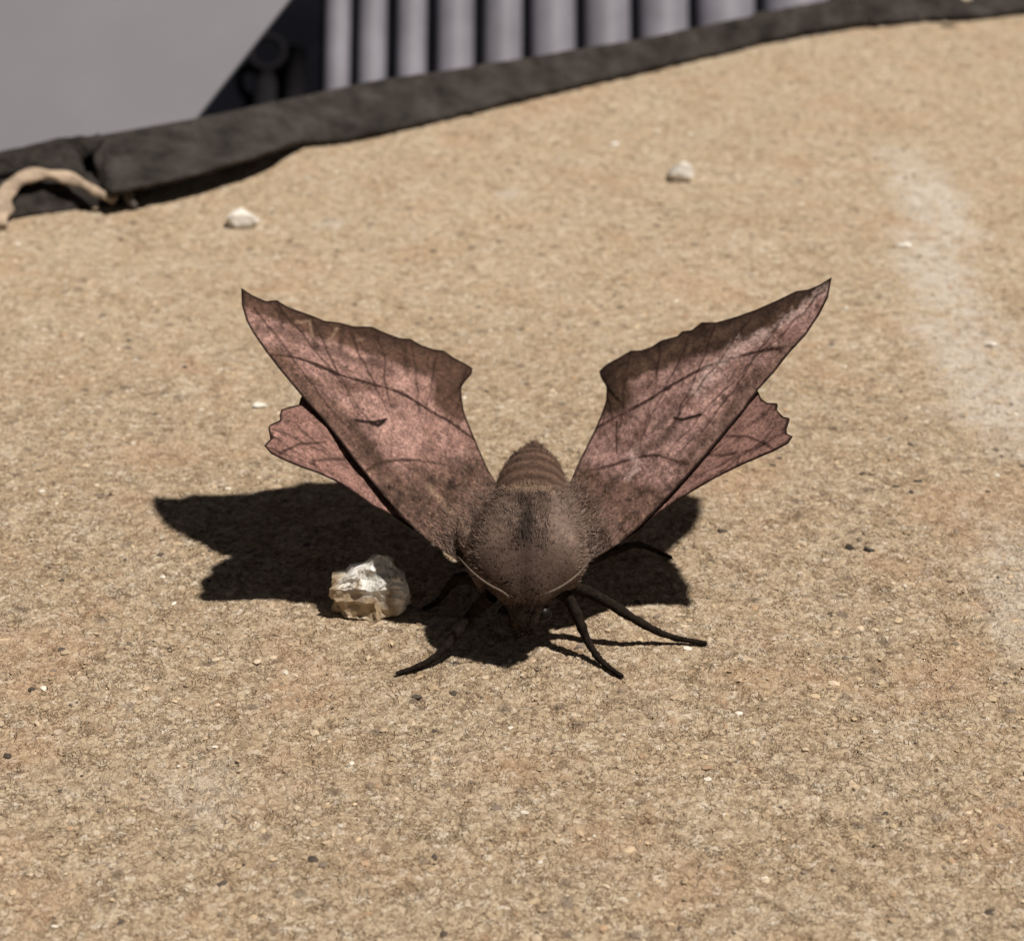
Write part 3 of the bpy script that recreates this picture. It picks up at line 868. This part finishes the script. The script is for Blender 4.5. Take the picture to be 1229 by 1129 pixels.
def rh_col(P, t, s):
    n1 = fbm(P, .06, 81)-.5; n2 = fbm(P, .22, 82)-.5
    c = np.repeat(lin(140, 108, 100)[None], len(P), 0)
    c = blend(c, ss(n1*2+n2, -.1, .6)*.6, lin(108, 79, 71))
    for q in ([(820, 640), (890, 640), (950, 665), (990, 690)], [(720, 700), (790, 710), (850, 700)], [(860, 710), (855, 740)]):
        c = blend(c, (1-ss(dist_poly(P, zr(q))+2*n2, .7, 2.6))*.75, LINE)
    c = blend(c, rh_v(P)*.6, LINE)
    return c*(1+.85*scales(P, 43))[:, None]
wing_mesh('hindwing', rh_lead, rh_trail, pl_rh, rh_depth, rh_col, nt_=130, ns=80)

# --- body: head, thorax and abdomen in one continuous skin
#        x,   y,    zc,  rx,  rz
secs = [(2.3, -6.2, 6.1, .25, .2), (2.3, -7.6, 6.25, .7, .6), (2.2, -10.0, 6.6, 1.6, 1.4), (2.1, -13.0, 7.0, 2.5, 2.15), (2.0, -16.5, 7.4, 3.3, 2.9), (1.9, -21, 7.9, 3.75, 3.3),
        (1.8, -25, 8.3, 3.95, 3.5), (1.7, -28.0, 8.6, 4.3, 3.8), (1.6, -30.5, 8.7, 4.75, 4.0), (1.5, -33.0, 8.5, 5.15, 4.0), (1.4, -35.2, 8.1, 5.25, 3.7), (1.35, -36.6, 7.6, 4.9, 3.15), (1.3, -37.4, 7.1, 4.0, 2.5),
        (1.25, -37.9, 6.4, 2.8, 1.95), (1.2, -38.1, 5.7, 2.0, 1.7), (1.15, -38.5, 4.9, 1.7, 1.55), (1.1, -39.0, 4.2, 1.35, 1.25), (1.1, -39.4, 3.6, .8, .75), (1.1, -39.6, 3.2, .25, .2)]
secs = smooth_line(secs, 120, 2)
TG = np.gradient(secs[:, 1:3], axis=0); TG /= np.linalg.norm(TG, axis=1)[:, None]     # spine direction in (y, z)
HU = np.stack([TG[:, 1], -TG[:, 0]], 1)                                               # section height axis
NB = 48
V = []
for i, (x, y, zc, rx, rz) in enumerate(secs):
    ring = 1+.009*math.sin((y+5)*2*math.pi/3.1)*(1 if y > -27 else 0)      # abdominal segments
    for j in range(NB):
        a = 2*math.pi*j/NB
        groove = 1-.06*math.exp(-((math.sin(a)-1)/.03)**2)*(1 if -36 < y < -29 else 0)
        ex = 1-.28*float(ss(np.array(-y), 27, 30)*(1-ss(np.array(-y), 36.5, 38)))
        cx, cz = math.copysign(abs(math.cos(a))**ex, math.cos(a)), math.copysign(abs(math.sin(a))**ex, math.sin(a))*groove
        V.append((x+rx*ring*cx, y+HU[i, 0]*rz*ring*cz, zc+HU[i, 1]*rz*ring*cz))
V = np.array(V)
def body_col(P, top):
    n1 = fbm(P[:, :2], .5, 91)-.5; n2 = fbm(P[:, :2], 1.3, 92)-.5
    c = np.repeat(lin(104, 87, 78)[None], len(P), 0)
    c = blend(c, ss(n1*2+n2, -.2, .45)*.75, lin(66, 51, 44))
    xm = P[:, 0]-1.6
    th = 1-ss(P[:, 1], -28.5, -26.5)
    c = blend(c, (1-ss(np.abs(xm+.35+.8*n1), .15, .9))*th*(1-ss(P[:, 1], -31, -28))*.955, lin(34, 25, 21))
    c = blend(c, ss(xm, .6, 3)*th*.45, lin(134, 115, 105))
    c = blend(c, (1-ss(P[:, 1]+.9*n1, -37.6, -35.2))*.7, lin(66, 50, 43))      # dark collar
    ab = ss(P[:, 1]+.5*n1, -28.2, -26.6)
    c = blend(c, ab*.95, lin(80, 61, 51))
    sg = .5+.5*np.sin((P[:, 1]+5+.5*n1)*2*math.pi/3.1)
    c = blend(c, ab*ss(sg, .55, 1)*.55, lin(112, 88, 75)); c = blend(c, ab*(1-ss(sg, 0, .3))*.5, lin(66, 44, 36))
    c = blend(c, np.exp(-((P[:, 1]+27.6+.4*n1)/1.0)**2)*(1-ss(np.abs(xm), 2.4, 3.6))*.85, lin(132, 110, 92))   # tan band
    c = blend(c, ss(P[:, 1], -9.5, -6)*.6, lin(80, 54, 44))
    hd = 1-ss(P[:, 2]+.25*(P[:, 1]+38), 4.6, 7.2)  # dark head colour also carries the shade under the thorax
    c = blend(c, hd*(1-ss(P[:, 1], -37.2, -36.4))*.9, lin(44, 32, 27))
    return c*(1+.9*n2)[:, None]
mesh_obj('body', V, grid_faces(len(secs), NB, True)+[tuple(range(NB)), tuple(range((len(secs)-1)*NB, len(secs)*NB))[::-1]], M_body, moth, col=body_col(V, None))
bmx = bpy.data.objects['body']
bm = bmesh.new(); bm.from_mesh(bmx.data); bmesh.ops.recalc_face_normals(bm, faces=bm.faces[:]); bm.to_mesh(bmx.data); bm.free()

# --- fur
HV, HF, HC = [], [], []
def hair(p, d, bend, ln, wd, c):
    d = d/np.linalg.norm(d)
    sd_ = np.cross(d, rng.normal(size=3)); sd_ /= np.linalg.norm(sd_)+1e-9
    m1 = p+d*ln*.5; tip = p+d*ln+bend*ln*.5
    b = len(HV)
    HV.extend([p-sd_*wd, p+sd_*wd, m1-sd_*wd*.75, m1+sd_*wd*.75, tip])
    HF.extend([(b, b+1, b+3), (b, b+3, b+2), (b+2, b+3, b+4)])
    HC.extend([c*.85, c*.85, c, c, c*1.12])
nsec = len(secs)
def add_fur(n, ylo, yhi, lmin, lmax, lift, wmin=.025, wmax=.05):
    k = 0
    cand = [i for i in range(1, nsec-1) if ylo <= secs[i][1] <= yhi]
    pts, dirs = [], []
    for _ in range(n):
        i = random.choice(cand); a = rng.uniform(-.35*math.pi, 1.35*math.pi) if rng.random() < .85 else rng.uniform(0, 2*math.pi)
        f = rng.random()
        x, y, zc, rx, rz = secs[i]*(1-f)+secs[i+1]*f if i+1 < nsec else secs[i]
        hu = HU[i]
        ex = 1-.28*float(ss(np.array(-y), 27, 30)*(1-ss(np.array(-y), 36.5, 38)))
        ca, sa = math.copysign(abs(math.cos(a))**ex, math.cos(a))*.98, math.copysign(abs(math.sin(a))**ex, math.sin(a))*.98
        p = np.array([x+rx*ca, y+hu[0]*rz*sa, zc+hu[1]*rz*sa])
        nn = np.array([math.cos(a)/max(rx, .3), hu[0]*math.sin(a)/max(rz, .3), hu[1]*math.sin(a)/max(rz, .3)]); nn /= np.linalg.norm(nn)
        dr = np.clip((secs[i+1][3]-secs[i-1][3])/(np.linalg.norm(secs[i+1][1:3]-secs[i-1][1:3])+1e-6), -2, 2)
        nn = nn-dr*np.array([0, TG[i, 0], TG[i, 1]]); nn /= np.linalg.norm(nn)
        fl_ = np.array([(x-1.5)*.05, -TG[i, 0], -TG[i, 1]])+rng.normal(size=3)*.30
        clump = nz(p, .9); cl2 = nz(p+5, 1.6)
        dirs.append((nn*lift*(1+.9*cl2)+fl_+np.array([clump*.9, 0, 0]), 1+.8*cl2)); pts.append(p)
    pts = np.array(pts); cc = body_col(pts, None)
    for p, (d, nn), c in zip(pts, dirs, cc):
        hair(p, d, np.array([0, .3, -.25]), rng.uniform(lmin, lmax)*max(nn, .4), rng.uniform(wmin, wmax), c*rng.uniform(.55, 1.5))
add_fur(22000, -37.6, -26.0, .25, .7, .30, .02, .042)
add_fur(3000, -39.9, -37.2, .25, .6, .5)
add_fur(5000, -27, -6, .3, .7, .2)
# tuft at the tip of the abdomen
for _ in range(160):
    c = lin(86, 58, 47)*rng.uniform(.7, 1.4)
    hair(np.array([2.3, -7.4, 6.3])+rng.normal(size=3)*.4, np.array([0, 1, .2])+rng.normal(size=3)*.35, np.zeros(3), rng.uniform(.5, 1.1), .035, c)
# fur over the wing roots
for pl, pts, sgn in ((pl_lf, lf_col, -1), (pl_rf, rf_col, 1)):
    n_ = 2600
    t = rng.random(n_)**1.5; s_ = rng.random(n_)
    if sgn < 0: lead, trail = polyline(lf_lead, 230), polyline(lf_trail, 230)
    else: lead, trail = polyline(rf_lead, 230), polyline(rf_trail, 230)
    ti = (t*70).astype(int)
    P = lead[ti]*(1-s_)[:, None]+trail[ti]*s_[:, None]
    X = at_plane(P[:, 0], P[:, 1], *pl)
    r_ = rays(P[:, 0], P[:, 1]); r_ /= np.linalg.norm(r_, axis=1)[:, None]
    df = lf_depth if sgn < 0 else rf_depth
    X = X+r_*df(P, ti/229., s_)[:, None]
    cc = pts(P, ti/229., s_)
    for p, c, k in zip(X, cc, t):
        hair(p, pl[1]*.30+np.array([sgn*.75, .6, .2])+rng.normal(size=3)*.22, np.array([0, .1, -.2]), rng.uniform(.3, .75)*(1-.45*k), rng.uniform(.02, .04), c*rng.uniform(.75, 1.35))
for sgn, df, lead, trail, pl, cf in ((-1, lf_depth, lf_lead, lf_trail, pl_lf, lf_col), (1, rf_depth, rf_lead, rf_trail, pl_rf, rf_col)):
    lead, trail = polyline(lead, 230), polyline(trail, 230)
    for _ in range(2600):
        ti = int(abs(rng.normal())*13); s_ = rng.random()
        P = (lead[ti]*(1-s_)+trail[ti]*s_)[None]
        X = at_plane(P[:, 0], P[:, 1], *pl)[0]
        q = rays(P[:, 0], P[:, 1])[0]; q /= np.linalg.norm(q)
        X = X+q*(df(P, np.array([ti/229.]), np.array([s_]))[0]-.25)
        c = lin(120, 102, 93)*rng.uniform(.6, 1.5)
        hair(X, pl[1]*.35+np.array([sgn*.8, .55, .15])+rng.normal(size=3)*.28, np.array([0, .1, -.35]), rng.uniform(.3, .8), rng.uniform(.02, .04), c)
# --- tegulae: furry shoulder scales over the wing joints
for px, py, z, sx in ((563, 648, 8.8, -1), (695, 648, 8.8, 1)):
    c0 = at(px, py, z)
    V = []; nu_, nv_ = 14, 22
    for i in range(nu_):
        ph = math.pi*i/(nu_-1)
        for j in range(nv_):
            a = 2*math.pi*j/nv_
            q = np.array([1.25*math.sin(ph)*math.cos(a), -2.6*math.cos(ph), 1.15*math.sin(ph)*math.sin(a)])
            V.append(c0+np.array([q[0]*math.cos(.35*sx)-q[1]*math.sin(.35*sx)*-1, q[1], q[2]-.25*abs(q[1])]))
    V = np.array(V)
    bc = np.repeat(lin(112, 92, 82)[None], len(V), 0)
    mesh_obj('tegula', V, grid_faces(nu_, nv_, True), M_body, moth, col=bc)
    for _ in range(1500):
        k = int(rng.integers(nv_, len(V)-nv_)); nn = V[k]-c0; nn /= np.linalg.norm(nn)
        if nn[2] < -.3: continue
        side_ = (1 if nn[0]*sx > .35 else 0)
        c = (lin(140, 116, 98) if side_ and rng.random() < .6 else lin(116, 98, 89))*rng.uniform(.55, 1.4)
        hair(V[k]+rng.normal(size=3)*.12, nn*.3+np.array([sx*.25, .9, -.1])+rng.normal(size=3)*.25, np.array([0, .1, -.3]), rng.uniform(.4, .95), rng.uniform(.02, .04), c)
for sgn in (-1, 1):
    for _ in range(4200):
        i = random.choice([k for k in range(nsec) if -36.8 < secs[k][1] < -26.5]); x, y, zc, rx, rz = secs[i]
        a = math.radians(rng.uniform(2, 62)); ca, sa = math.cos(a)**.75*sgn, math.sin(a)**.75
        p = np.array([x+rx*ca*.97, y+HU[i, 0]*rz*sa*.97, zc+HU[i, 1]*rz*sa*.97])
        c = (lin(112, 93, 84) if rng.random() < .7 else lin(132, 112, 101))*rng.uniform(.6, 1.5)
        d = np.array([sgn*(.9+.3*nz(p, .8)), .75+.4*nz(p+9, .9), .12])+rng.normal(size=3)*.2
        hair(p, d, np.array([0, .15, -.35]), rng.uniform(.5, 1.35)*(1-.5*sa), rng.uniform(.022, .045), c)
fur = mesh_obj('fur', HV, HF, M_fur, moth, col=np.array(HC))
tag(fur, kind='stuff')

# --- eyes, antennae, legs
def ball(name, p, r, mat):
    bm = bmesh.new(); bmesh.ops.create_icosphere(bm, subdivisions=3, radius=r*S)
    me = bpy.data.meshes.new(name); bm.to_mesh(me); bm.free(); me.materials.append(mat)
    me.polygons.foreach_set('use_smooth', [True]*len(me.polygons))
    o = link(bpy.data.objects.new(name, me), moth); o.location = Vector(p)*S
    return o
ball('eye', (-.55, -38.5, 4.9), .8, M_eye); ball('eye', (2.85, -38.5, 4.9), .8, M_eye)
def ant(pts):
    p = smooth_line(pts, 60, 2)
    r = np.interp(np.linspace(0, 1, 60), [0, .1, .6, 1], [.09, .12, .10, .04])*(1+.12*np.sin(np.arange(60)*2.0))
    V, F = tube(p, r, 8)
    mesh_obj('antenna', V, F, M_ant, moth)
ant([(.0, -38.6, 6.2), *[tuple(at(x, y, z)) for x, y, z in ((606, 711, 8.0), (585, 701, 8.6), (566, 686, 9.0), (550, 668, 9.2))]])
ant([(2.3, -38.6, 6.2), *[tuple(at(x, y, z)) for x, y, z in ((652, 714, 8.0), (674, 704, 8.6), (693, 690, 9.0), (708, 672, 9.2))]])
def leg(pts, radii, label=None):
    p = smooth_line([tuple(at(x, y, z)) for x, y, z in pts], 46, 1)
    r = np.interp(np.linspace(0, 1, 46), np.linspace(0, 1, len(radii)), radii)*(.9+.16*np.abs(np.sin(np.arange(46)*.55)))*.86
    V, F = tube(p, r, 10, jitter=.22)
    o = mesh_obj('leg', V, F, M_leg, moth)
    # short bristles on the leg
    hv, hf = [], []
    for k in range(420):
        i = int(rng.integers(2, 44)); d = rng.normal(size=3); d -= 0
        t = p[i+1]-p[i]; t /= np.linalg.norm(t)
        d = d-t*(d @ t); d /= np.linalg.norm(d)
        a = p[i]+d*r[i]*.9; b = a+(d*.6+t*.9)*rng.uniform(.15, .42)
        s_ = np.cross(d, t)*.025
        n0 = len(hv); hv.extend([a-s_, a+s_, b]); hf.append((n0, n0+1, n0+2))
    def spike(a, b, wd_):
        d_ = b-a; s_ = np.cross(d_, [0, 0, 1.0]); s_ /= np.linalg.norm(s_)+1e-9; q_ = np.cross(s_, d_); q_ /= np.linalg.norm(q_)+1e-9
        n0 = len(hv); hv.extend([a-s_*wd_, a+s_*wd_, a+q_*wd_, b]); hf.extend([(n0, n0+1, n0+3), (n0+1, n0+2, n0+3), (n0+2, n0, n0+3)])
    t = p[-1]-p[-4]; t /= np.linalg.norm(t); sv_ = np.cross(t, [0, 0, 1.0])
    for sg_ in (-1, 1):                      # a pair of claws on the foot, a pair of spurs on the shin
        spike(p[-1]-t*.1, p[-1]+t*.32+sv_*.3*sg_-np.array([0, 0, .1]), .09)
        k = 29; tk_ = p[k+1]-p[k]; tk_ /= np.linalg.norm(tk_); sk = np.cross(tk_, [0, 0, 1.0])
        spike(p[k]+sk*r[k]*.6*sg_, p[k]+tk_*.95+sk*(r[k]+.38)*sg_, .09)
    return o, hv, hf
LEGS = [([(590, 715, 6.5), (573, 728, 4.8), (556, 750, 3.2), (530, 783, 1.2), (505, 799, .45), (476, 808, .25)], [.9, .62, .60, .42, .34, .22]),
        ([(660, 705, 6.5), (682, 716, 5.2), (694, 742, 3.6), (706, 772, 1.4), (722, 795, .5), (747, 812, .25)], [.9, .66, .58, .40, .34, .24]),
        ([(675, 700, 6.5), (702, 708, 5.2), (725, 720, 4.6), (765, 745, 2.6), (800, 764, .7), (848, 772, .25)], [.9, .62, .58, .44, .34, .24]),
        ([(690, 676, 6.0), (730, 664, 4.5), (765, 651, 3.0), (785, 660, 1.2), (806, 669, .25)], [.8, .6, .45, .35, .24]),
        ([(580, 700, 6.2), (552, 690, 5.2), (540, 702, 3.6), (526, 722, 1.2), (508, 731, .25)], [.8, .62, .5, .38, .24]),
        ([(580, 680, 6.0), (556, 664, 4.2), (540, 650, 2.0), (522, 634, .25)], [.8, .5, .4, .24])]
bh, bf = [], []
for pts, rr in LEGS:
    _, hv, hf = leg(pts, rr)
    n0 = len(bh); bh.extend(hv); bf.extend([tuple(n0+q for q in f) for f in hf])
tag(mesh_obj('leg_bristles', bh, bf, M_leg, moth, smooth=False), kind='stuff')
